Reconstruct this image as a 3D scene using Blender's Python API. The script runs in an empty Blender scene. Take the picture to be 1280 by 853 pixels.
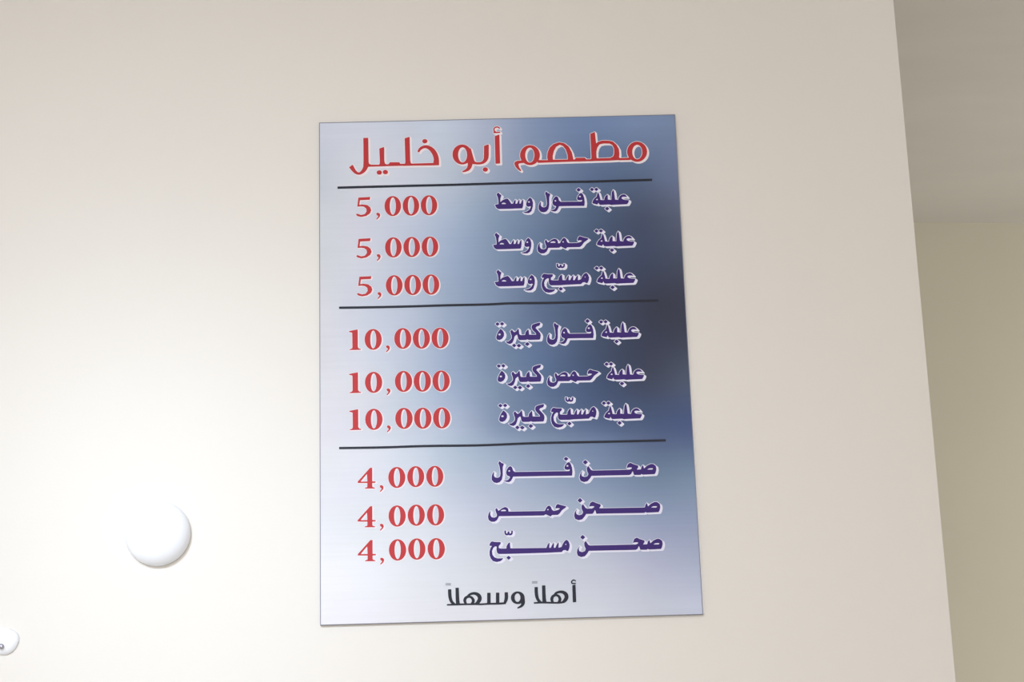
import bpy, bmesh, math
import numpy as np
from mathutils import Vector, Matrix

# ------------------------------------------------------------------ camera
FPX = 2300.0                       # focal length in pixels of the 1280x853 frame
PITCH, ROLL, YAW = (math.radians(a) for a in (15.22, -1.744, -1.064))
CAM = Vector((-0.0337, -2.4163, 1.55))
SIGN_Z0 = 1.55 + 0.2792            # bottom edge of the menu board
SIGN_W, SIGN_H = 0.50, 0.7014
CORNER_X = 0.5738                  # where the sign's wall ends
CEIL_Z = 3.2

scene = bpy.context.scene
cam_data = bpy.data.cameras.new('camera')
cam = bpy.data.objects.new('camera', cam_data)
scene.collection.objects.link(cam)
rot = (Matrix.Rotation(YAW, 3, 'Z') @ Matrix.Rotation(PITCH, 3, 'X')
       @ Matrix.Rotation(math.pi / 2, 3, 'X') @ Matrix.Rotation(ROLL, 3, 'Z'))
cam.matrix_world = Matrix.Translation(CAM) @ rot.to_4x4()
cam_data.sensor_width = 36.0
cam_data.lens = FPX / 1280 * 36
cam_data.clip_start = 0.02
scene.camera = cam

# ------------------------------------------------------------------ world, light, exposure
world = bpy.data.worlds.new('world')
scene.world = world
world.use_nodes = True
world.node_tree.nodes['Background'].inputs[0].default_value = (1.0, 0.98, 0.95, 1)
world.node_tree.nodes['Background'].inputs[1].default_value = 0.3


def area(name, loc, size, size_y, power, color, rot=(0, 0, 0)):
    d = bpy.data.lights.new(name, 'AREA')
    d.shape = 'RECTANGLE'
    d.size, d.size_y, d.energy, d.color = size, size_y, power, color
    o = bpy.data.objects.new(name, d)
    o.location, o.rotation_euler = loc, rot
    scene.collection.objects.link(o)
    return o


area('front_fill', (-0.5, -4.36, 1.9), 2.6, 1.5, 65, (1.0, 0.98, 1.0), (math.radians(90), 0, 0))  # added fill lamp behind the camera, no window there; evens the wall light
area('ceiling_light', (-0.2, -2.8, 3.15), 1.3, 0.5, 38, (1.0, 0.98, 1.0))
area('side_room_fill', (3.36, 1.3, 1.5), 1.6, 1.2, 37, (1.0, 1.0, 0.98), (0, math.radians(90), 0))  # added unseen area lamp, lifts the far room's wall and ceiling
# a ceiling spotlight, up and to the left in front of the wall, whose beam whitens the paint
SPOT_AIM = Vector((-0.435, 0.0, 1.93))
for name_, watts_, cone_ in (('spotlight_beam', 192, 18.5), ('spotlight_spill', 95, 40)):
    sd = bpy.data.lights.new(name_, 'SPOT')
    sd.energy, sd.color = watts_, (0.75, 0.90, 1.08)
    sd.spot_size, sd.spot_blend, sd.shadow_soft_size = math.radians(cone_), 1.0, 0.22
    so = bpy.data.objects.new(name_, sd)
    so.location = (-1.15, -2.7, 3.05)
    so.rotation_euler = (SPOT_AIM - so.location).to_track_quat('-Z', 'Y').to_euler()
    scene.collection.objects.link(so)

vs = scene.view_settings
vs.view_transform = 'Standard'
vs.look = 'None'
vs.gamma = 1
vs.use_curve_mapping = False
vs.exposure = 0.0


# ------------------------------------------------------------------ helpers
def lin(c):
    c = c / 255.0
    return c / 12.92 if c <= 0.04045 else ((c + 0.055) / 1.055) ** 2.4


def rgb(r, g, b):
    return (lin(r), lin(g), lin(b), 1)


def mat(name, color, rough=0.6, spec=0.3, metal=0.0, noise=0.0, nscale=(1, 1, 1), nfreq=3.0,
        bump=0.0, bfreq=200.0, emit=None):
    m = bpy.data.materials.new(name)
    m.use_nodes = True
    nt = m.node_tree
    b = nt.nodes['Principled BSDF']
    b.inputs['Base Color'].default_value = color
    b.inputs['Roughness'].default_value = rough
    b.inputs['Specular IOR Level'].default_value = spec
    b.inputs['Metallic'].default_value = metal
    if noise > 0 or bump > 0:
        tc = nt.nodes.new('ShaderNodeTexCoord')
        mp = nt.nodes.new('ShaderNodeMapping')
        mp.inputs['Scale'].default_value = nscale
        nt.links.new(tc.outputs['Object'], mp.inputs[0])
    if noise > 0:
        n = nt.nodes.new('ShaderNodeTexNoise')
        n.inputs['Scale'].default_value = nfreq
        n.inputs['Detail'].default_value = 5
        nt.links.new(mp.outputs[0], n.inputs['Vector'])
        r = nt.nodes.new('ShaderNodeMapRange')
        r.inputs['From Min'].default_value = 0.3
        r.inputs['From Max'].default_value = 0.7
        r.inputs['To Min'].default_value = 1 - noise
        r.inputs['To Max'].default_value = 1 + noise
        nt.links.new(n.outputs['Fac'], r.inputs['Value'])
        mx = nt.nodes.new('ShaderNodeVectorMath')
        mx.operation = 'SCALE'
        mx.inputs[0].default_value = color[:3]
        nt.links.new(r.outputs[0], mx.inputs['Scale'])
        nt.links.new(mx.outputs[0], b.inputs['Base Color'])
    if bump > 0:
        n2 = nt.nodes.new('ShaderNodeTexNoise')
        n2.inputs['Scale'].default_value = bfreq
        nt.links.new(tc.outputs['Object'], n2.inputs['Vector'])
        bp = nt.nodes.new('ShaderNodeBump')
        bp.inputs['Strength'].default_value = bump
        bp.inputs['Distance'].default_value = 0.002
        nt.links.new(n2.outputs['Fac'], bp.inputs['Height'])
        nt.links.new(bp.outputs[0], b.inputs['Normal'])
    if emit:
        b.inputs['Emission Color'].default_value = emit[0]
        b.inputs['Emission Strength'].default_value = emit[1]
    return m


def link(name, me, mats, parent=None):
    o = bpy.data.objects.new(name, me)
    for m in (mats if isinstance(mats, (list, tuple)) else [mats]):
        me.materials.append(m)
    scene.collection.objects.link(o)
    if parent:
        o.parent = parent
    return o


def bm_obj(name, bm, mats, parent=None, smooth=False):
    me = bpy.data.meshes.new(name)
    bm.normal_update()
    bm.to_mesh(me)
    bm.free()
    if smooth:
        for p in me.polygons:
            p.use_smooth = True
    return link(name, me, mats, parent)


def add_box(bm, x0, x1, y0, y1, z0, z1, bevel=0.0):
    r = bmesh.ops.create_cube(bm, size=1)
    for v in r['verts']:
        v.co = Vector(((x0 + x1) / 2 + v.co.x * (x1 - x0), (y0 + y1) / 2 + v.co.y * (y1 - y0),
                       (z0 + z1) / 2 + v.co.z * (z1 - z0)))
    if bevel:
        es = {e for v in r['verts'] for e in v.link_edges}
        bmesh.ops.bevel(bm, geom=list(es), offset=bevel, segments=3, affect='EDGES')


def lathe(bm, prof, seg=48):
    """profile (radius, height) turned about local Z"""
    rings = []
    for r, h in prof:
        if r < 1e-6:
            rings.append([bm.verts.new((0, 0, h))])
        else:
            rings.append([bm.verts.new((r * math.cos(2 * math.pi * k / seg),
                                        r * math.sin(2 * math.pi * k / seg), h)) for k in range(seg)])
    for a, b in zip(rings, rings[1:]):
        for k in range(seg):
            k2 = (k + 1) % seg
            if len(a) == 1 and len(b) > 1:
                bm.faces.new((a[0], b[k], b[k2]))
            elif len(b) == 1 and len(a) > 1:
                bm.faces.new((a[k], b[0], a[k2]))
            elif len(a) > 1:
                bm.faces.new((a[k], b[k], b[k2], a[k2]))
    bmesh.ops.recalc_face_normals(bm, faces=bm.faces[:])


def thing(name, label, cat, loc):
    o = bpy.data.objects.new(name, None)
    o.empty_display_size = 0.1
    scene.collection.objects.link(o)
    o.location = loc
    o['label'] = label
    o['category'] = cat
    return o


def ray(px, py):
    return rot @ Vector((px - 640, -(py - 426.5), -FPX))


def on_wall(px, py, y=0.0):
    d = ray(px, py)
    return CAM + d * ((y - CAM.y) / d.y)


def on_ceiling(px, py):
    d = ray(px, py)
    return CAM + d * ((CEIL_Z - CAM.z) / d.z)


# ------------------------------------------------------------------ materials
M_WALL = mat('cream_wall_paint', rgb(217, 213, 206), 0.75, 0.2, noise=0.008, nfreq=2.0, bump=0.05, bfreq=260)
M_FAR = mat('beige_wall_paint', rgb(212, 206, 188), 0.8, 0.2, noise=0.02, nfreq=2.5, bump=0.05)
M_CEIL = mat('grey_ceiling_plaster', rgb(216, 211, 203), 0.85, 0.15, noise=0.05, nscale=(0.7, 2.4, 1), nfreq=1.6)
M_FLOOR = mat('floor_tile', rgb(196, 194, 190), 0.4, 0.4)
M_WHITE = mat('white_plastic', rgb(240, 243, 248), 0.4, 0.4)
M_SCREW = mat('steel_screw', rgb(170, 168, 178), 0.3, 0.5, metal=0.8)
M_SIDE = mat('panel_edge', rgb(120, 122, 135), 0.5, 0.4)
M_SLIVER = mat('white_sliver', rgb(245, 244, 243), 0.6, 0.3)
M_RED = mat('red_ink', rgb(176, 52, 55), 0.45, 0.12)
M_PURPLE = mat('purple_ink', rgb(58, 38, 106), 0.45, 0.12)
M_BLACK = mat('black_ink', rgb(38, 40, 50), 0.45, 0.12)
M_GREY = mat('grey_ink', rgb(150, 152, 162), 0.45, 0.12)
M_HALO = mat('white_ink', rgb(225, 216, 220), 0.45, 0.12)
M_HALO2 = mat('lilac_white_ink', rgb(213, 212, 227), 0.4, 0.3)


# ------------------------------------------------------------------ room shell
def wall(name, m, x0, x1, y0, y1, z0, z1):
    bm = bmesh.new()
    add_box(bm, x0, x1, y0, y1, z0, z1)
    o = bm_obj(name, bm, m)
    o['kind'] = 'structure'
    return o


XL, XR, YF = -2.4, 3.4, -4.4
wall('wall_back', M_WALL, XL, CORNER_X, 0.0, 0.16, 0, CEIL_Z)
wall('wall_left', M_WALL, XL - 0.12, XL, YF, 3.4, 0, CEIL_Z)
wall('wall_right', M_WALL, XR, XR + 0.12, YF, 3.4, 0, CEIL_Z)
wall('wall_front', M_WALL, XL - 0.12, XR + 0.12, YF - 0.12, YF, 0, CEIL_Z)
wall('floor', M_FLOOR, XL - 0.12, XR + 0.12, YF - 0.12, 3.6, -0.1, 0)
wall('ceiling', M_CEIL, XL - 0.12, XR + 0.12, YF - 0.12, 3.6, CEIL_Z, CEIL_Z + 0.1)
# far wall of the neighbouring room: its top meets the ceiling along the seam seen at right
a, b = on_ceiling(1143, 278), on_ceiling(1280, 279.5)
dirv = (b - a)
dirv.z = 0
dirv.normalize()
nrm = Vector((-dirv.y, dirv.x, 0))
if nrm.y < 0:
    nrm = -nrm
p0 = a + dirv * ((XL - a.x) / dirv.x)
p1 = a + dirv * ((XR - a.x) / dirv.x)
bm = bmesh.new()
vs_ = [bm.verts.new((p.x, p.y, z)) for z in (0, CEIL_Z) for p in (p0, p1, p1 + nrm * 0.12, p0 + nrm * 0.12)]
for f in ((0, 1, 2, 3), (4, 5, 6, 7), (0, 1, 5, 4), (1, 2, 6, 5), (2, 3, 7, 6), (3, 0, 4, 7)):
    bm.faces.new([vs_[i] for i in f])
bmesh.ops.recalc_face_normals(bm, faces=bm.faces[:])
o = bm_obj('wall_far', bm, M_FAR)
o['kind'] = 'structure'

# ------------------------------------------------------------------ the menu board
sign = thing('menu_sign', 'tall blue and silver price board with red prices and Arabic dish names on cream wall',
             'sign', (0, 0, SIGN_Z0))
TH = 0.004
FACE = -TH - 0.001                 # y of the printed face

# printed background colour: rows from the top, columns from the left (sRGB)
US = [0.0, 0.12, 0.25, 0.35, 0.48, 0.60, 0.74, 0.88, 1.0]
VS = [0.016, 0.118, 0.204, 0.286, 0.39, 0.476, 0.548, 0.631, 0.668, 0.74, 0.815, 0.904, 0.984]
GRID = [
    [(197, 203, 216), (200, 206, 219), (193, 201, 216), (189, 200, 217), (165, 176, 200), (131, 149, 181), (112, 134, 172), (118, 139, 175), (118, 137, 170)],
    [(188, 194, 204), (201, 205, 214), (195, 201, 214), (181, 191, 206), (153, 165, 188), (124, 142, 170), (94, 113, 147), (90, 108, 139), (107, 120, 153)],
    [(196, 200, 206), (196, 199, 211), (184, 193, 210), (166, 180, 202), (131, 151, 176), (108, 127, 157), (78, 97, 126), (69, 80, 106), (88, 97, 121)],
    [(194, 197, 202), (196, 199, 210), (176, 186, 203), (152, 168, 193), (123, 142, 169), (92, 113, 144), (66, 82, 112), (59, 70, 97), (70, 78, 99)],
    [(198, 198, 203), (188, 193, 205), (172, 182, 199), (145, 160, 183), (120, 138, 165), (87, 105, 135), (64, 80, 108), (50, 56, 76), (53, 56, 74)],
    [(196, 195, 199), (193, 197, 208), (171, 181, 198), (144, 159, 184), (108, 128, 155), (87, 107, 141), (61, 76, 104), (50, 57, 79), (57, 63, 82)],
    [(199, 199, 203), (196, 197, 204), (173, 184, 199), (147, 162, 186), (114, 133, 158), (84, 105, 138), (60, 78, 110), (57, 65, 88), (72, 83, 105)],
    [(200, 197, 204), (194, 197, 205), (180, 188, 201), (163, 174, 193), (121, 137, 163), (101, 119, 148), (79, 96, 130), (67, 84, 118), (69, 84, 124)],
    [(201, 200, 203), (200, 202, 209), (185, 193, 205), (164, 178, 194), (139, 155, 177), (120, 137, 162), (103, 122, 153), (84, 99, 132), (80, 96, 132)],
    [(203, 202, 207), (201, 203, 210), (193, 198, 208), (175, 184, 198), (159, 170, 190), (141, 156, 179), (124, 141, 168), (108, 128, 153), (114, 135, 160)],
    [(205, 206, 210), (202, 204, 208), (199, 203, 210), (190, 195, 207), (177, 183, 198), (168, 177, 194), (153, 166, 186), (138, 151, 178), (138, 151, 178)],
    [(213, 212, 213), (211, 212, 216), (204, 206, 211), (198, 202, 209), (192, 196, 203), (188, 193, 204), (183, 188, 203), (170, 175, 197), (162, 171, 194)],
    [(212, 211, 213), (211, 210, 215), (207, 207, 211), (205, 205, 211), (204, 205, 213), (199, 203, 211), (196, 201, 211), (188, 194, 207), (187, 194, 213)],
]
LG = np.array([[[lin(c) for c in px] for px in row] for row in GRID])


def cubic(x, xs, F):
    """monotone-ish smooth interpolation along axis 0"""
    i = min(max(int(np.searchsorted(xs, x) - 1), 0), len(xs) - 2)
    t = (x - xs[i]) / (xs[i + 1] - xs[i])
    h = xs[i + 1] - xs[i]
    n = len(xs)

    def slope(k):
        a_, b_ = max(k - 1, 0), min(k + 1, n - 1)
        return (F[b_] - F[a_]) / (xs[b_] - xs[a_])
    m0, m1 = slope(i) * h, slope(i + 1) * h
    return ((2 * t ** 3 - 3 * t ** 2 + 1) * F[i] + (t ** 3 - 2 * t ** 2 + t) * m0
            + (-2 * t ** 3 + 3 * t ** 2) * F[i + 1] + (t ** 3 - t ** 2) * m1)


NU, NV = 40, 56
bm = bmesh.new()
lay = bm.verts.layers.float_color.new('print')
fr = []
for j in range(NV + 1):
    v = j / NV
    rowc = cubic(min(max(v, VS[0]), VS[-1]), VS, LG)
    r_ = []
    for i in range(NU + 1):
        u = i / NU
        vert = bm.verts.new(((u - 0.5) * SIGN_W, FACE, (1 - v) * SIGN_H))
        c = np.clip(cubic(u, US, rowc), 0.0, 1.0)
        vert[lay] = (c[0], c[1], c[2], 1)
        r_.append(vert)
    fr.append(r_)
for j in range(NV):
    for i in range(NU):
        bm.faces.new((fr[j][i], fr[j + 1][i], fr[j + 1][i + 1], fr[j][i + 1]))
# sides and back
loop = ([fr[0][i] for i in range(NU + 1)] + [fr[j][NU] for j in range(1, NV + 1)]
        + [fr[NV][i] for i in range(NU - 1, -1, -1)] + [fr[j][0] for j in range(NV - 1, 0, -1)])
back = [bm.verts.new((v.co.x, -0.001, v.co.z)) for v in loop]
for k in range(len(loop)):
    k2 = (k + 1) % len(loop)
    f = bm.faces.new((loop[k], loop[k2], back[k2], back[k]))
    f.material_index = 1
f = bm.faces.new(back[::-1])
f.material_index = 1
M_PRINT = bpy.data.materials.new('brushed_blue_print')
M_PRINT.use_nodes = True
nt = M_PRINT.node_tree
pb = nt.nodes['Principled BSDF']
pb.inputs['Roughness'].default_value = 0.45
pb.inputs['Specular IOR Level'].default_value = 0.15
at = nt.nodes.new('ShaderNodeAttribute')
at.attribute_name = 'print'
tc = nt.nodes.new('ShaderNodeTexCoord')
mp = nt.nodes.new('ShaderNodeMapping')
mp.inputs['Scale'].default_value = (6, 1, 260)
no = nt.nodes.new('ShaderNodeTexNoise')
no.inputs['Scale'].default_value = 1.0
no.inputs['Detail'].default_value = 3
mr = nt.nodes.new('ShaderNodeMapRange')
mr.inputs['From Min'].default_value = 0.3
mr.inputs['From Max'].default_value = 0.7
mr.inputs['To Min'].default_value = 0.983
mr.inputs['To Max'].default_value = 1.017
vm = nt.nodes.new('ShaderNodeVectorMath')
vm.operation = 'SCALE'
nt.links.new(tc.outputs['Object'], mp.inputs[0])
nt.links.new(mp.outputs[0], no.inputs['Vector'])
nt.links.new(no.outputs['Fac'], mr.inputs['Value'])
nt.links.new(at.outputs['Color'], vm.inputs[0])
nt.links.new(mr.outputs[0], vm.inputs['Scale'])
nt.links.new(vm.outputs[0], pb.inputs['Base Color'])
bm_obj('printed_panel', bm, [M_PRINT, M_SIDE], sign)

# dark hairline strips laid along the edges of the face
bm = bmesh.new()
hw, e = SIGN_W / 2, 0.0010
for x0, x1, z0, z1 in ((-hw, -hw + e, 0, SIGN_H), (hw - e, hw, 0, SIGN_H),
                       (-hw + e, hw - e, SIGN_H - e, SIGN_H), (-hw + e, hw - e, 0, e * 0.6)):
    add_box(bm, x0, x1, FACE - 0.0003, FACE - 0.00002, z0, z1)
o = bm_obj('edge_hairline', bm, M_SIDE, sign)
o['label'] = 'dark hairline round the board face'

# added white sheet, its sliver imitating a bright halo along the right edge
bm = bmesh.new()
pts = [(-0.249, 0.001), (0.2522, 0.001), (0.2518, 0.35), (0.2500, 0.55), (0.249, 0.700), (-0.249, 0.700)]
v1 = [bm.verts.new((x, -0.001, z)) for x, z in pts]
v2 = [bm.verts.new((x, -0.0002, z)) for x, z in pts]
bm.faces.new(v1)
bm.faces.new(v2[::-1])
for k in range(len(pts)):
    k2 = (k + 1) % len(pts)
    bm.faces.new((v1[k], v1[k2], v2[k2], v2[k]))
bmesh.ops.recalc_face_normals(bm, faces=bm.faces[:])
o = bm_obj('bright_edge_sliver', bm, M_SLIVER, sign)
o['label'] = 'added white sliver imitating the bright halo along the right edge'


# ------------------------------------------------------------------ lettering
# Shapes are drawn in small frames (origin x, origin y, scale) and turned into
# signed distance fields, from which clean outlines are meshed on the board's face.
def catmull(P, n=6):
    P = np.array(P, float)
    if len(P) < 3:
        return P
    Q = np.vstack([2 * P[0] - P[1], P, 2 * P[-1] - P[-2]])
    out = []
    for i in range(1, len(Q) - 2):
        for k in range(n):
            t = k / n
            out.append(0.5 * ((2 * Q[i]) + (-Q[i - 1] + Q[i + 1]) * t
                              + (2 * Q[i - 1] - 5 * Q[i] + 4 * Q[i + 1] - Q[i + 2]) * t * t
                              + (-Q[i - 1] + 3 * Q[i] - 3 * Q[i + 1] + Q[i + 2]) * t ** 3))
    out.append(Q[-2])
    return np.array(out)


def poly(pts):
    return ('P', [np.array(pts, float)], [])


def polyh(pts, *holes):
    return ('P', [np.array(pts, float)], [np.array(h, float) for h in holes])


def ell(cx, cy, rx, ry, n=36):
    t = np.linspace(0, 2 * math.pi, n, endpoint=False)
    return np.stack([cx + rx * np.cos(t), cy + ry * np.sin(t)], 1)


def ring(o_, i_):
    return ('P', [ell(*o_)], [ell(*i_)])


def dot(cx, cy, rx, ry):
    return ('P', [ell(cx, cy, rx, ry, 20)], [])


def dia(cx, cy, rx, ry):
    return poly([(cx - rx, cy), (cx, cy - ry), (cx + rx, cy), (cx, cy + ry)])


def stroke(*pts):
    """butt-ended stroke through (x, y, width) points"""
    C = catmull(pts)
    xy, w = C[:, :2], np.maximum(C[:, 2], 0.5) / 2
    d = np.gradient(xy, axis=0)
    d /= np.linalg.norm(d, axis=1)[:, None] + 1e-9
    n = np.stack([-d[:, 1], d[:, 0]], 1)
    L, R_ = xy + n * w[:, None], xy - n * w[:, None]
    quads = [np.array([L[i], L[i + 1], R_[i + 1], R_[i]]) for i in range(len(xy) - 1)]
    return ('S', quads, [])


def tf(prims, fn):
    return [(k, [fn(a) for a in outs], [fn(h) for h in holes]) for k, outs, holes in prims]


def frame(prims, x0, y0, s):
    return tf(prims, lambda a: np.stack([x0 + a[:, 0] / s, y0 + a[:, 1] / s], 1))


def dense(a, step=6.0):
    """subdivide long edges so that a stretch keeps its shape"""
    out = []
    for p, q in zip(a, np.roll(a, -1, 0)):
        n = max(1, int(np.linalg.norm(q - p) / step))
        for k in range(n):
            out.append(p + (q - p) * k / n)
    return np.array(out)


def place(prims, ref, dst, sx=1.0, sy=None, cuts=(), slope=-0.018, ramp=0.1):
    """move a word drawn at ref to dst, scale it, and lengthen (or shorten) its joining bars;
    cuts = (x, extra) in source px: everything right of x shifts by extra"""
    sy = sx if sy is None else sy

    def fn(a):
        x = ref[0] + (a[:, 0] - ref[0]) * sx
        y = ref[1] + (a[:, 1] - ref[1]) * sy
        off = np.zeros(len(a))
        for cx, D in cuts:
            base = 0.0 if ref[0] < cx else D
            off += np.clip((a[:, 0] - (cx - ramp)) / (2 * ramp), 0, 1) * D - base
        return np.stack([x + off + dst[0] - ref[0], y + off * slope + dst[1] - ref[1]], 1)
    return tf(prims, fn)


def sd_poly(X, Y, P):
    d2 = np.full(X.shape, 1e9)
    inside = np.zeros(X.shape, bool)
    n = len(P)
    for i in range(n):
        ax, ay = P[i - 1]
        bx, by = P[i]
        ex, ey = bx - ax, by - ay
        L = ex * ex + ey * ey
        if L < 1e-12:
            continue
        t = np.clip(((X - ax) * ex + (Y - ay) * ey) / L, 0, 1)
        dx, dy = X - ax - t * ex, Y - ay - t * ey
        d2 = np.minimum(d2, dx * dx + dy * dy)
        if ay != by:
            cond = ((ay > Y) != (by > Y)) & (X < ax + (Y - ay) * ex / ey)
            inside ^= cond
    d = np.sqrt(d2)
    return np.where(inside, -d, d)


STEP = 0.4
PAD = 4.0


def sdf(prims):
    allp = np.vstack([a for _, outs, _ in prims for a in outs])
    x0, y0 = allp.min(0) - PAD
    x1, y1 = allp.max(0) + PAD
    xs = np.arange(x0, x1 + STEP, STEP)
    ys = np.arange(y0, y1 + STEP, STEP)
    D = np.full((len(ys), len(xs)), 9.0)
    for kind, outs, holes in prims:
        pts = np.vstack(outs)
        if kind == 'S':
            groups = [([q], []) for q in outs]
        else:
            groups = [(outs, holes)]
        for os_, hs in groups:
            p = np.vstack(os_)
            i0 = max(int((p[:, 0].min() - PAD - x0) / STEP), 0)
            i1 = int((p[:, 0].max() + PAD - x0) / STEP) + 2
            j0 = max(int((p[:, 1].min() - PAD - y0) / STEP), 0)
            j1 = int((p[:, 1].max() + PAD - y0) / STEP) + 2
            X, Y = np.meshgrid(xs[i0:i1], ys[j0:j1])
            d = sd_poly(X, Y, os_[0])
            for h in hs:
                d = np.maximum(d, -sd_poly(X, Y, h))
            D[j0:j1, i0:i1] = np.minimum(D[j0:j1, i0:i1], d)
    return xs, ys, D


def blur(D):
    E_ = np.pad(D, 1, mode='edge')
    return (E_[1:-1, 1:-1] * 4 + E_[:-2, 1:-1] + E_[2:, 1:-1] + E_[1:-1, :-2] + E_[1:-1, 2:]) / 8


def iso_faces(xs, ys, D, level, verts, faces, mids, mid, y, mapf):
    """fill the region D < level with triangles (marching squares)"""
    F = D - level
    ny, nx = F.shape
    cache = {}

    def vid(key, x, yy):
        k = cache.get(key)
        if k is None:
            k = len(verts)
            p = mapf(x, yy)
            verts.append((p[0], y, p[1]))
            cache[key] = k
        return k
    ins = F < 0
    cnt = ins[:-1, :-1].astype(int) + ins[:-1, 1:] + ins[1:, 1:] + ins[1:, :-1]
    for j in range(ny - 1):
        i = 0
        row = cnt[j]
        nz = np.nonzero(row)[0]
        if len(nz) == 0:
            continue
        i = nz[0]
        while i <= nz[-1]:
            c = row[i]
            if c == 0:
                i += 1
                continue
            if c == 4:
                i2 = i
                while i2 + 1 < nx - 1 and row[i2 + 1] == 4:
                    i2 += 1
                f = [vid((i, j), xs[i], ys[j]), vid((i, j + 1), xs[i], ys[j + 1]),
                     vid((i2 + 1, j + 1), xs[i2 + 1], ys[j + 1]), vid((i2 + 1, j), xs[i2 + 1], ys[j])]
                faces.append(f)
                mids.append(mid)
                i = i2 + 1
                continue
            corner = [(i, j), (i, j + 1), (i + 1, j + 1), (i + 1, j)]
            f = []
            for k in range(4):
                p, q = corner[k], corner[(k + 1) % 4]
                fp, fq = F[p[1], p[0]], F[q[1], q[0]]
                if fp < 0:
                    f.append(vid(p, xs[p[0]], ys[p[1]]))
                if (fp < 0) != (fq < 0):
                    t = fp / (fp - fq)
                    key = (min(p, q), max(p, q))
                    f.append(vid(key, xs[p[0]] + t * (xs[q[0]] - xs[p[0]]), ys[p[1]] + t * (ys[q[1]] - ys[p[1]])))
            if len(f) >= 3:
                faces.append(f)
                mids.append(mid)
            i += 1


def to_board(x, y):
    p = on_wall(x, y, FACE)
    return (p.x, p.z - SIGN_Z0)


def lettering(name, prims, ink, halo=None, grow=0.75, shift=(1.7, 1.3), fat=0.16, extra=None):
    xs, ys, D = sdf(prims)
    D = blur(D)
    verts, faces, mids = [], [], []
    mats = [ink]
    if halo:
        sx_, sy_ = int(round(shift[0] / STEP)), int(round(shift[1] / STEP))
        H = D.copy()
        for k in range(1, 4):
            ox, oy = round(sx_ * k / 3), round(sy_ * k / 3)
            S_ = np.full_like(D, 9.0)
            S_[oy:, ox:] = D[:D.shape[0] - oy, :D.shape[1] - ox]
            H = np.minimum(H, S_)
        iso_faces(xs, ys, H, grow, verts, faces, mids, 1, FACE - 0.0002, to_board)
        mats.append(halo)
    iso_faces(xs, ys, D, fat, verts, faces, mids, 0, FACE - 0.0004, to_board)
    if extra:
        xs, ys, D = sdf(extra[0])
        iso_faces(xs, ys, blur(D), 0, verts, faces, mids, len(mats), FACE - 0.0004, to_board)
        mats.append(extra[1])
    me = bpy.data.meshes.new(name)
    me.from_pydata(verts, [], faces)
    me.polygons.foreach_set('material_index', mids)
    me.update()
    return link(name, me, mats, sign)


# ---- the restaurant's name
TA = frame([
    stroke((662, 322, 58), (664, 480, 59), (664, 640, 60), (650, 700, 50), (616, 742, 36), (575, 760, 27), (530, 738, 36), (478, 668, 54)),
    poly([(690, 600), (700, 638), (725, 652), (830, 652), (890, 648), (1140, 640), (1150, 662), (905, 668), (700, 675), (680, 676)]),
    poly([(830, 452), (887, 434), (888, 600), (896, 635), (915, 650), (915, 668), (812, 672), (835, 640), (836, 600)]),
    poly([(945, 642), (960, 622), (1075, 622), (1085, 640), (1085, 662), (945, 667)]),
    poly([(1142, 326), (1200, 308), (1208, 600), (1215, 632), (1232, 642), (1232, 662), (1122, 665), (1145, 645), (1150, 615)]),
    dot(828, 747, 31, 26), dot(903, 742, 31, 26),
], 390, 140, 9.846)
TB = frame([
    poly([(100, 640), (430, 630), (430, 658), (100, 662)]),
    stroke((225, 494, 22), (250, 455, 30), (300, 430, 32), (355, 440, 42), (408, 485, 55), (443, 560, 60), (450, 652, 60)),
    poly([(413, 600), (480, 600), (478, 656), (413, 658)]),
    dot(306, 362, 31, 25),
    ring((765, 525, 118, 122), (770, 530, 56, 95)),
    poly([(825, 470), (870, 450), (895, 540), (912, 600), (930, 622), (930, 645), (885, 640), (840, 640), (835, 600)]),
    stroke((862, 600, 60), (862, 650, 54), (845, 695, 44), (812, 722, 28), (768, 738, 12)),
    stroke((905, 622, 30), (945, 634, 26), (1000, 630, 28), (1040, 606, 40), (1060, 560, 56), (1063, 470, 56), (1062, 420, 56)),
    poly([(1034, 420), (1090, 400), (1092, 450), (1036, 450)]),
    dot(1050, 710, 31, 26),
    poly([(1167, 300), (1222, 281), (1231, 634), (1176, 638)]),
    stroke((1228, 205, 12), (1210, 190, 13), (1180, 188, 13), (1158, 207, 13), (1158, 232, 13), (1178, 250, 13)),
    stroke((1150, 255, 13), (1190, 254, 13), (1232, 251, 12)),
], 500, 140, 9.846)
TC = frame([
    poly([(226, 640), (232, 618), (262, 603), (330, 600), (340, 628), (285, 634), (273, 648), (285, 685), (310, 722), (300, 730), (268, 708), (240, 675)]),
    ring((418, 533, 121, 122), (416, 533, 58, 93)),
    poly([(515, 595), (640, 596), (800, 592), (1180, 584), (1180, 606), (950, 612), (700, 620), (515, 628)]),
    polyh([(640, 600), (630, 560), (636, 500), (662, 440), (708, 398), (775, 376), (840, 388), (895, 430), (932, 500), (948, 570), (950, 606)],
          [(697, 590), (697, 540), (712, 480), (740, 430), (785, 404), (825, 420), (860, 465), (882, 530), (886, 588)]),
    poly([(960, 600), (985, 567), (1095, 566), (1110, 585), (1110, 606), (960, 611)]),
], 620, 140, 9.846)
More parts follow.
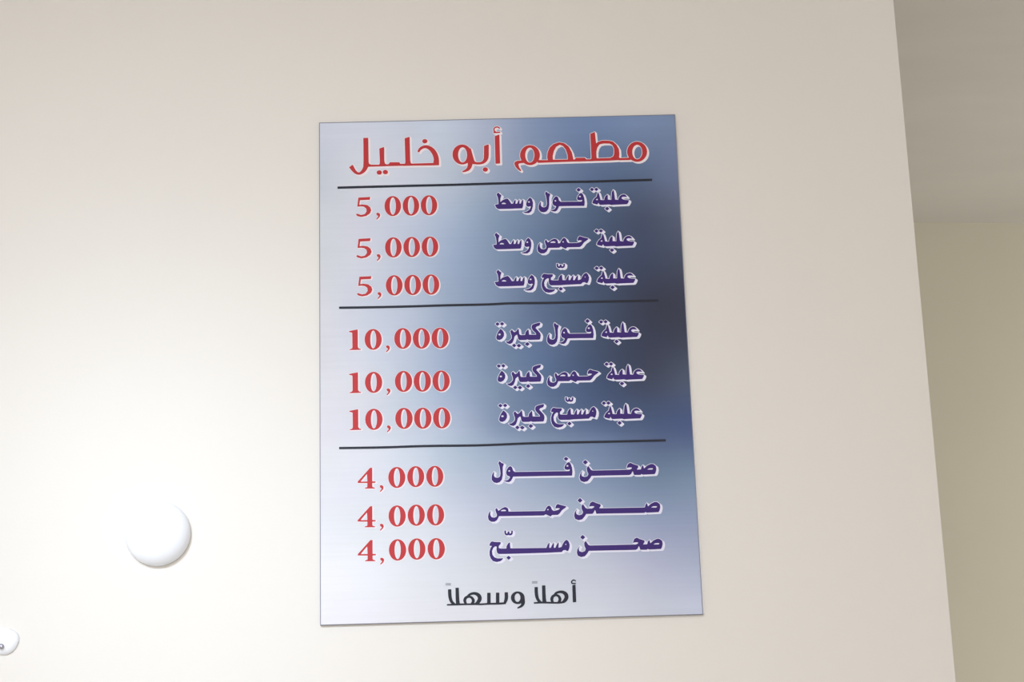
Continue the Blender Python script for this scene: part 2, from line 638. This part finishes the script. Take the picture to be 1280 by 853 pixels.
TD = frame([
    poly([(78, 272), (132, 248), (148, 400), (152, 560), (165, 585), (165, 603), (60, 608), (90, 580), (92, 550)]),
    polyh([(140, 400), (170, 372), (225, 355), (300, 355), (355, 368), (400, 408), (428, 460), (434, 520), (430, 560), (445, 575), (445, 592), (300, 600), (150, 604)],
          [(148, 574), (148, 500), (162, 440), (190, 400), (240, 389), (315, 390), (352, 410), (372, 455), (372, 515), (358, 550), (325, 568)]),
    poly([(430, 572), (560, 565), (570, 592), (430, 596)]),
    ring((653, 491, 122, 123), (655, 495, 63, 90)),
], 730, 140, 9.846)
lettering('title_lettering', TA + TB + TC + TD, M_RED, M_HALO, grow=0.8, shift=(2.0, 1.6))

# ---- divider lines
for pts in ([(422, 234.8), (480, 233.3), (520, 232.3), (560, 231.4), (610, 229.9), (650, 228.8), (700, 227.8), (740, 227.2), (775, 226.1), (815, 225)],
            [(424, 385), (470, 384.3), (510, 383.4), (560, 381.9), (610, 380.8), (640, 379.4), (690, 378.9), (740, 377.5), (780, 376.8), (823, 375.8)],
            [(424, 560.5), (480, 559.6), (530, 558), (600, 557), (650, 555), (690, 553.8), (760, 552.5), (832, 550.8)]):
    lettering('divider_line', [stroke(*[(x, y, 2.6) for x, y in pts])], M_BLACK)

# ---- dish words (each drawn once, at one of the places where it stands)
W_BOX = frame([
    polyh([(220, 402), (226, 370), (240, 342), (264, 314), (298, 285), (308, 240), (322, 205), (336, 240), (350, 292), (362, 346),
           (432, 348), (437, 310), (455, 275), (486, 248), (492, 270), (492, 340), (560, 343), (562, 280), (567, 210), (590, 163),
           (603, 205), (612, 270), (622, 340), (682, 345), (688, 315), (702, 285), (730, 258), (768, 245), (802, 252), (838, 292),
           (800, 286), (762, 285), (735, 297), (738, 320), (765, 338), (810, 346), (868, 348), (862, 375), (842, 412), (832, 418),
           (600, 428), (560, 432), (520, 422), (450, 426), (362, 430), (340, 418), (328, 385), (308, 424)],
          [(274, 347), (292, 325), (312, 316), (322, 350)]),
    dia(212, 157, 36, 30), dia(290, 155, 36, 30), dia(482, 498, 38, 33),
], 725, 226, 14.222)
BOX_REF = (758.9, 261.0)
W_MED = frame([
    polyh([(90, 378), (155, 370), (152, 300), (140, 235), (118, 195), (150, 158), (168, 185), (203, 208), (185, 265), (184, 340),
           (215, 305), (265, 280), (312, 268), (342, 300), (370, 345), (378, 362), (590, 360), (592, 395), (578, 440), (300, 450),
           (150, 453), (115, 430)],
          [(200, 367), (215, 348), (245, 337), (280, 348), (294, 368)]),
    poly([(412, 368), (430, 320), (456, 283), (458, 320), (452, 368)]),
    poly([(486, 368), (503, 318), (526, 283), (526, 325), (523, 368)]),
    poly([(553, 368), (570, 310), (593, 283), (594, 370)]),
    polyh([(715, 248), (690, 275), (662, 320), (648, 370), (658, 402), (690, 412), (725, 402), (738, 412), (712, 462), (665, 500),
           (590, 515), (640, 526), (700, 524), (742, 490), (765, 410), (768, 340), (750, 280)],
          ell(698, 328, 19, 17, 14)),
], 610, 280, 14.222)
MED_REF = (616.5, 306.6)
W_FUL = frame([
    poly([(238, 385), (215, 420), (200, 470), (200, 530), (232, 575), (285, 588), (335, 572), (370, 527), (385, 450), (385, 310),
          (405, 245), (362, 228), (330, 195), (314, 235), (330, 275), (342, 340), (350, 420), (342, 470), (318, 493), (285, 498),
          (252, 488), (232, 455)]),
    polyh([(510, 288), (482, 310), (455, 355), (445, 405), (460, 450), (495, 468), (515, 474), (505, 505), (480, 535), (445, 546),
           (402, 545), (445, 566), (495, 572), (530, 545), (552, 500), (562, 472), (760, 468), (1016, 466), (1023, 400), (1014, 320),
           (992, 255), (965, 224), (930, 242), (900, 285), (887, 330), (905, 356), (945, 362), (972, 350), (986, 362), (972, 388),
           (760, 390), (592, 393), (562, 368), (550, 325), (535, 298)],
          ell(498, 372, 18, 17, 14), ell(938, 292, 21, 17, 14)),
    dia(915, 165, 40, 35),
], 670, 390, 14.222)
FUL_REF = (734.3, 401.6)
W_HUM = frame([
    polyh([(143, 335), (112, 375), (97, 440), (110, 495), (155, 525), (212, 524), (255, 497), (280, 450), (288, 426), (482, 424),
           (512, 402), (560, 425), (600, 443), (625, 416), (850, 412), (880, 388), (925, 328), (960, 303), (1003, 270), (990, 260),
           (905, 240), (850, 221), (822, 245), (808, 300), (850, 290), (898, 298), (862, 325), (800, 342), (648, 345), (622, 322),
           (605, 275), (578, 250), (550, 260), (520, 300), (498, 348), (458, 348), (458, 312), (440, 280), (402, 266), (355, 283),
           (300, 325), (278, 335), (262, 300), (246, 283), (228, 312), (238, 350), (258, 400), (250, 440), (205, 457), (160, 447),
           (138, 415), (133, 380)],
          [(310, 342), (345, 315), (385, 308), (420, 320), (418, 340)], ell(553, 322, 16, 14, 14)),
], 665, 280, 14.222)
HUM_REF = (707.2, 310.9)
W_MUS = frame([
    polyh([(98, 388), (112, 345), (142, 320), (200, 330), (300, 332), (294, 362), (262, 392), (262, 432), (300, 438), (402, 438),
           (405, 395), (430, 355), (462, 333), (463, 390), (470, 435), (750, 435), (800, 420), (822, 370), (852, 325), (892, 303),
           (920, 330), (940, 380), (936, 432), (915, 484), (898, 485), (865, 468), (828, 472), (800, 502), (520, 514), (440, 522),
           (262, 524), (236, 502), (226, 455), (232, 402), (200, 398), (162, 428), (142, 480), (150, 538), (185, 582), (240, 600),
           (290, 600), (342, 596), (320, 625), (285, 645), (225, 656), (165, 642), (125, 600), (104, 545), (102, 485), (120, 430),
           (148, 392)],
          ell(873, 378, 13, 12, 12)),
    poly([(528, 440), (550, 385), (582, 345), (580, 390), (576, 440)]),
    poly([(608, 440), (632, 385), (662, 345), (660, 390), (656, 440)]),
    poly([(688, 440), (712, 385), (746, 340), (743, 390), (740, 440)]),
    stroke((378, 141, 24), (382, 185, 27), (402, 204, 27), (428, 198, 27), (438, 158, 23)),
    stroke((438, 158, 23), (448, 198, 27), (473, 204, 26), (496, 188, 26), (501, 141, 22)),
    dia(440, 588, 39, 32),
], 670, 320, 14.222)
MUS_REF = (700.9, 361.3)
W_BIG = frame([
    polyh([(222, 303), (192, 342), (162, 400), (147, 460), (160, 492), (205, 502), (250, 478), (280, 432), (284, 385), (265, 342)],
          ell(205, 404, 24, 18, 14)),
    dia(168, 218, 37, 32), dia(250, 215, 37, 32),
    poly([(312, 530), (360, 532), (400, 502), (425, 470), (425, 430), (405, 372), (398, 348), (425, 318), (442, 345), (468, 368),
          (500, 350), (540, 298), (548, 345), (555, 400), (578, 417), (662, 414), (666, 370), (692, 335), (716, 310), (724, 360),
          (728, 410), (862, 410), (852, 380), (792, 320), (775, 280), (786, 236), (830, 215), (922, 193), (928, 210), (912, 246),
          (862, 262), (842, 290), (880, 330), (925, 380), (936, 420), (926, 480), (915, 494), (725, 500), (700, 488), (670, 500),
          (560, 502), (538, 485), (528, 440), (520, 405), (500, 412), (470, 440), (455, 500), (432, 550), (395, 572), (350, 562)]),
    dia(465, 600, 38, 33), dia(550, 602, 40, 33), dia(698, 575, 41, 34),
], 610, 390, 14.222)
BIG_REF = (659.2, 430.3)
W_DISH = frame([
    polyh([(177, 236), (150, 278), (142, 320), (155, 357), (195, 373), (240, 362), (270, 327), (288, 296), (500, 291), (755, 286),
           (775, 275), (795, 234), (806, 262), (812, 285), (890, 285), (905, 274), (922, 282), (1065, 275), (1077, 255), (1086, 215),
           (1080, 178), (1050, 154), (1018, 152), (975, 172), (935, 210), (922, 165), (906, 185), (898, 220), (842, 222), (864, 190),
           (860, 172), (810, 157), (767, 137), (737, 155), (722, 200), (745, 193), (778, 192), (792, 203), (762, 222), (500, 229),
           (302, 233), (282, 225), (262, 195), (250, 177), (232, 200), (236, 238), (253, 275), (240, 302), (205, 314), (170, 302),
           (162, 275)],
          [(962, 222), (1000, 203), (1042, 202), (1050, 212), (1035, 222)]),
    dia(213, 130, 30, 28),
], 710, 565, 9.846)
DISH_REF = (731.6, 578.2)

DISH_ROWS = [
    [place(W_BOX, BOX_REF, (758.9, 261.0)), place(W_FUL, FUL_REF, (723.2, 237.5), 0.99, 0.945), place(W_MED, MED_REF, (618.9, 256.2), 0.993)],
    [place(W_BOX, BOX_REF, (764.9, 312.9), 1.02, 1.0), place(W_HUM, HUM_REF, HUM_REF), place(W_MED, MED_REF, MED_REF)],
    [place(W_BOX, BOX_REF, (765.6, 359.4), 1.045, 1.0), place(W_MUS, MUS_REF, MUS_REF), place(W_MED, MED_REF, (618.6, 353.0), 1.05, 1.0)],
    [place(W_BOX, BOX_REF, (770.7, 427.1), 1.02), place(W_FUL, FUL_REF, FUL_REF), place(W_BIG, BIG_REF, BIG_REF)],
    [place(W_BOX, BOX_REF, (777.4, 479.7), 1.01), place(W_HUM, HUM_REF, (719.7, 477.7), 1.008), place(W_BIG, BIG_REF, (660.3, 482.8), 0.985, 1.0)],
    [place(W_BOX, BOX_REF, (774.4, 529.0), 1.03), place(W_MUS, MUS_REF, (711.7, 529.8), 0.958, 1.05), place(W_BIG, BIG_REF, (663.6, 532.8), 1.02)],
    [place(W_DISH, DISH_REF, DISH_REF),
     place(W_FUL, FUL_REF, (707.5, 573.9), 1.04, 0.99, [(670 + 700 / 14.222, 40.5)])],
    [place(W_DISH, DISH_REF, (724.9, 625.9), 1.0, 1.0, [(710 + 520 / 9.846, -40.3), (710 + 875 / 9.846, 51.9)]),
     place(W_HUM, HUM_REF, (688.2, 645.7), 1.0, 1.0, [(665 + 470 / 14.222, 42.8), (665 + 700 / 14.222, -8.6)])],
    [place(W_DISH, DISH_REF, (728.3, 672.0), 1.0, 1.0, [(710 + 520 / 9.846, 11.2)]),
     place(W_MUS, MUS_REF, (635.75, 697.6), 1.0, 1.08, [(670 + 518.4 / 14.222, 41.0)])],
]
for row in DISH_ROWS:
    lettering('dish_name', [p for w in row for p in w], M_PURPLE, M_HALO2, grow=0.8, shift=(2.4, 1.7))

# ---- prices
def zeros(cs, ro, ri):
    return [ring((cx, cy, ro[0], ro[1]), (cx + 1, cy, ri[0], ri[1])) for cx, cy in cs]


def comma(x, y, s=1.0):
    return poly([(x + dx * s, y + dy * s) for dx, dy in
                 [(0, 8), (8, -2), (25, -4), (42, 8), (46, 28), (36, 50), (6, 78), (0, 72), (20, 48), (26, 32), (10, 28)]])


P5 = frame([
    poly([(178, 112), (322, 104), (316, 136), (195, 142), (186, 203), (230, 196), (285, 204), (322, 232), (334, 268), (318, 305),
          (272, 336), (212, 348), (168, 338), (148, 320), (160, 310), (210, 326), (255, 316), (280, 282), (275, 245), (245, 222),
          (205, 217), (165, 222)]),
    comma(398, 302),
] + zeros([(600, 215), (824, 210), (1046, 205)], (100, 122), (39, 108)), 430, 236, 9.846)
P5_REF = (448.1, 247.4)
P10 = frame([
    poly([(95, 123), (188, 104), (189, 290), (200, 308), (222, 313), (222, 319), (102, 323), (102, 317), (126, 310), (134, 295), (132, 138), (98, 130)]),
    comma(491, 278, 0.87),
] + zeros([(354, 210), (670, 200), (868, 198), (1067, 195)], (90, 110), (33, 97)), 425, 400, 8.533)
P10_REF = (436.1, 414.3)
P4 = frame([
    polyh([(322, 150), (346, 150), (346, 318), (388, 318), (386, 332), (346, 334), (348, 385), (382, 398), (382, 403), (256, 404), (256, 398),
           (288, 388), (290, 335), (168, 334), (170, 320)],
          [(284, 220), (289, 319), (200, 321)]),
    comma(440, 368),
] + zeros([(650, 268), (883, 258), (1118, 254)], (103, 128), (39, 113)), 430, 570, 9.846)
P4_REF = (464.0, 585.2)
for prims, ref, dst, s in ((P5, P5_REF, P5_REF, 1.0), (P5, P5_REF, (448.4, 299.0), 1.01), (P5, P5_REF, (449.3, 346.4), 1.014),
                           (P10, P10_REF, P10_REF, 1.0), (P10, P10_REF, (436.3, 467.9), 1.01), (P10, P10_REF, (436.5, 514.1), 1.015),
                           (P4, P4_REF, P4_REF, 1.0), (P4, P4_REF, (464.1, 633.3), 1.01), (P4, P4_REF, (464.4, 675.6), 1.017)):
    lettering('price', place(prims, ref, dst, s), M_RED, M_HALO, grow=0.6, shift=(1.3, 0.8))

# ---- the greeting at the foot
GR = frame([
    poly([(1123, 206), (1147, 200), (1153, 338), (1127, 341)]),
    stroke((1150, 170, 8), (1130, 164, 9), (1117, 176, 9), (1122, 190, 9), (1150, 190, 8)),
    stroke((968, 345, 14), (958, 318, 22), (968, 293, 20), (988, 284, 16), (1012, 292, 18), (1024, 318, 22), (1012, 344, 16)),
    stroke((975, 292, 18), (995, 266, 16), (1035, 258, 20), (1066, 272, 28), (1076, 300, 30), (1062, 328, 26), (1040, 342, 14), (1010, 346, 12)),
    stroke((815, 347, 10), (880, 343, 13), (960, 345, 12), (1015, 346, 12)),
    stroke((893, 207, 25), (896, 300, 27), (900, 345, 30)),
    stroke((833, 220, 25), (836, 280, 25), (848, 320, 22), (872, 344, 16)),
    ring((686, 305, 54, 50), (684, 304, 24, 35)),
    stroke((727, 305, 26), (729, 345, 26), (716, 370, 18), (684, 388, 8)),
    stroke((594, 262, 25), (594, 310, 26), (582, 348, 18)),
    stroke((525, 265, 25), (525, 350, 26)),
    stroke((455, 266, 25), (455, 352, 26)),
    stroke((380, 358, 12), (450, 354, 13), (530, 352, 14), (590, 348, 14)),
    stroke((272, 355, 14), (262, 328, 22), (272, 304, 20), (294, 296, 16), (318, 305, 18), (331, 330, 22), (318, 354, 16)),
    stroke((280, 304, 18), (302, 279, 16), (340, 270, 20), (372, 285, 28), (382, 312, 30), (368, 340, 26), (345, 354, 14), (318, 357, 12)),
    stroke((120, 362, 10), (200, 359, 13), (270, 357, 12), (385, 357, 11)),
    stroke((201, 226, 25), (204, 315, 27), (208, 357, 30)),
    stroke((141, 238, 25), (144, 295, 25), (156, 335, 22), (180, 357, 16)),
], 540, 700, 6.4)
TANWEEN = frame([stroke((108, 192, 8), (153, 192, 8)), stroke((106, 203, 7), (152, 203, 7)),
                 stroke((800, 177, 8), (845, 176, 8)), stroke((798, 187, 7), (844, 187, 7))], 540, 700, 6.4)
lettering('greeting_lettering', GR, M_BLACK, extra=(TANWEEN, M_GREY))

# ------------------------------------------------------------------ the white dome on the wall
c = on_wall(198, 668)
out = Matrix.Rotation(math.pi / 2, 4, 'X')     # turned about local Z, then laid so that Z points out of the wall
R0 = 0.0430
dome_profile = ([(0, 0.0002), (R0 * 0.98, 0.0002)]
                + [(R0 * math.cos(t), 0.003 + R0 * 0.7 * math.sin(t)) for t in np.linspace(0, math.pi / 2 - 0.03, 22)]
                + [(0, 0.003 + R0 * 0.7)])
bm = bmesh.new()
lathe(bm, dome_profile, 64)
bmesh.ops.transform(bm, matrix=out, verts=bm.verts[:])
o = bm_obj('wall_dome', bm, M_WHITE, smooth=True)
o.location = (c.x, 0, c.z)
o['label'] = 'round white plastic dome on the brightly lit wall, left of the price board'
o['category'] = 'wall fixture'

# ------------------------------------------------------------------ small white fitting at the frame's left edge
c = on_wall(4, 802)
clip = thing('cable_clip', 'small white plastic cable clip screwed to the wall, below and left of the dome', 'clip', (c.x, 0, c.z))
bm = bmesh.new()
bmesh.ops.create_uvsphere(bm, u_segments=32, v_segments=16, radius=1)
for v in bm.verts:
    x, y, z = v.co
    w = 0.021 * (1 + 0.03 * math.sin(4 * math.atan2(z, x)))
    v.co = Vector((x * w, min(y, 0.0) * 0.012 - 0.0003, z * w * 0.85))
body = bm_obj('clip_body', bm, M_WHITE, clip, smooth=True)
bm = bmesh.new()
lathe(bm, [(0, 0.009), (0.0035, 0.009), (0.0035, 0.0135), (0.0022, 0.0148), (0, 0.0150)], 20)
bmesh.ops.transform(bm, matrix=Matrix.Translation((0.001, 0, -0.008)) @ out, verts=bm.verts[:])
bm_obj('screw', bm, M_SCREW, clip, smooth=True)
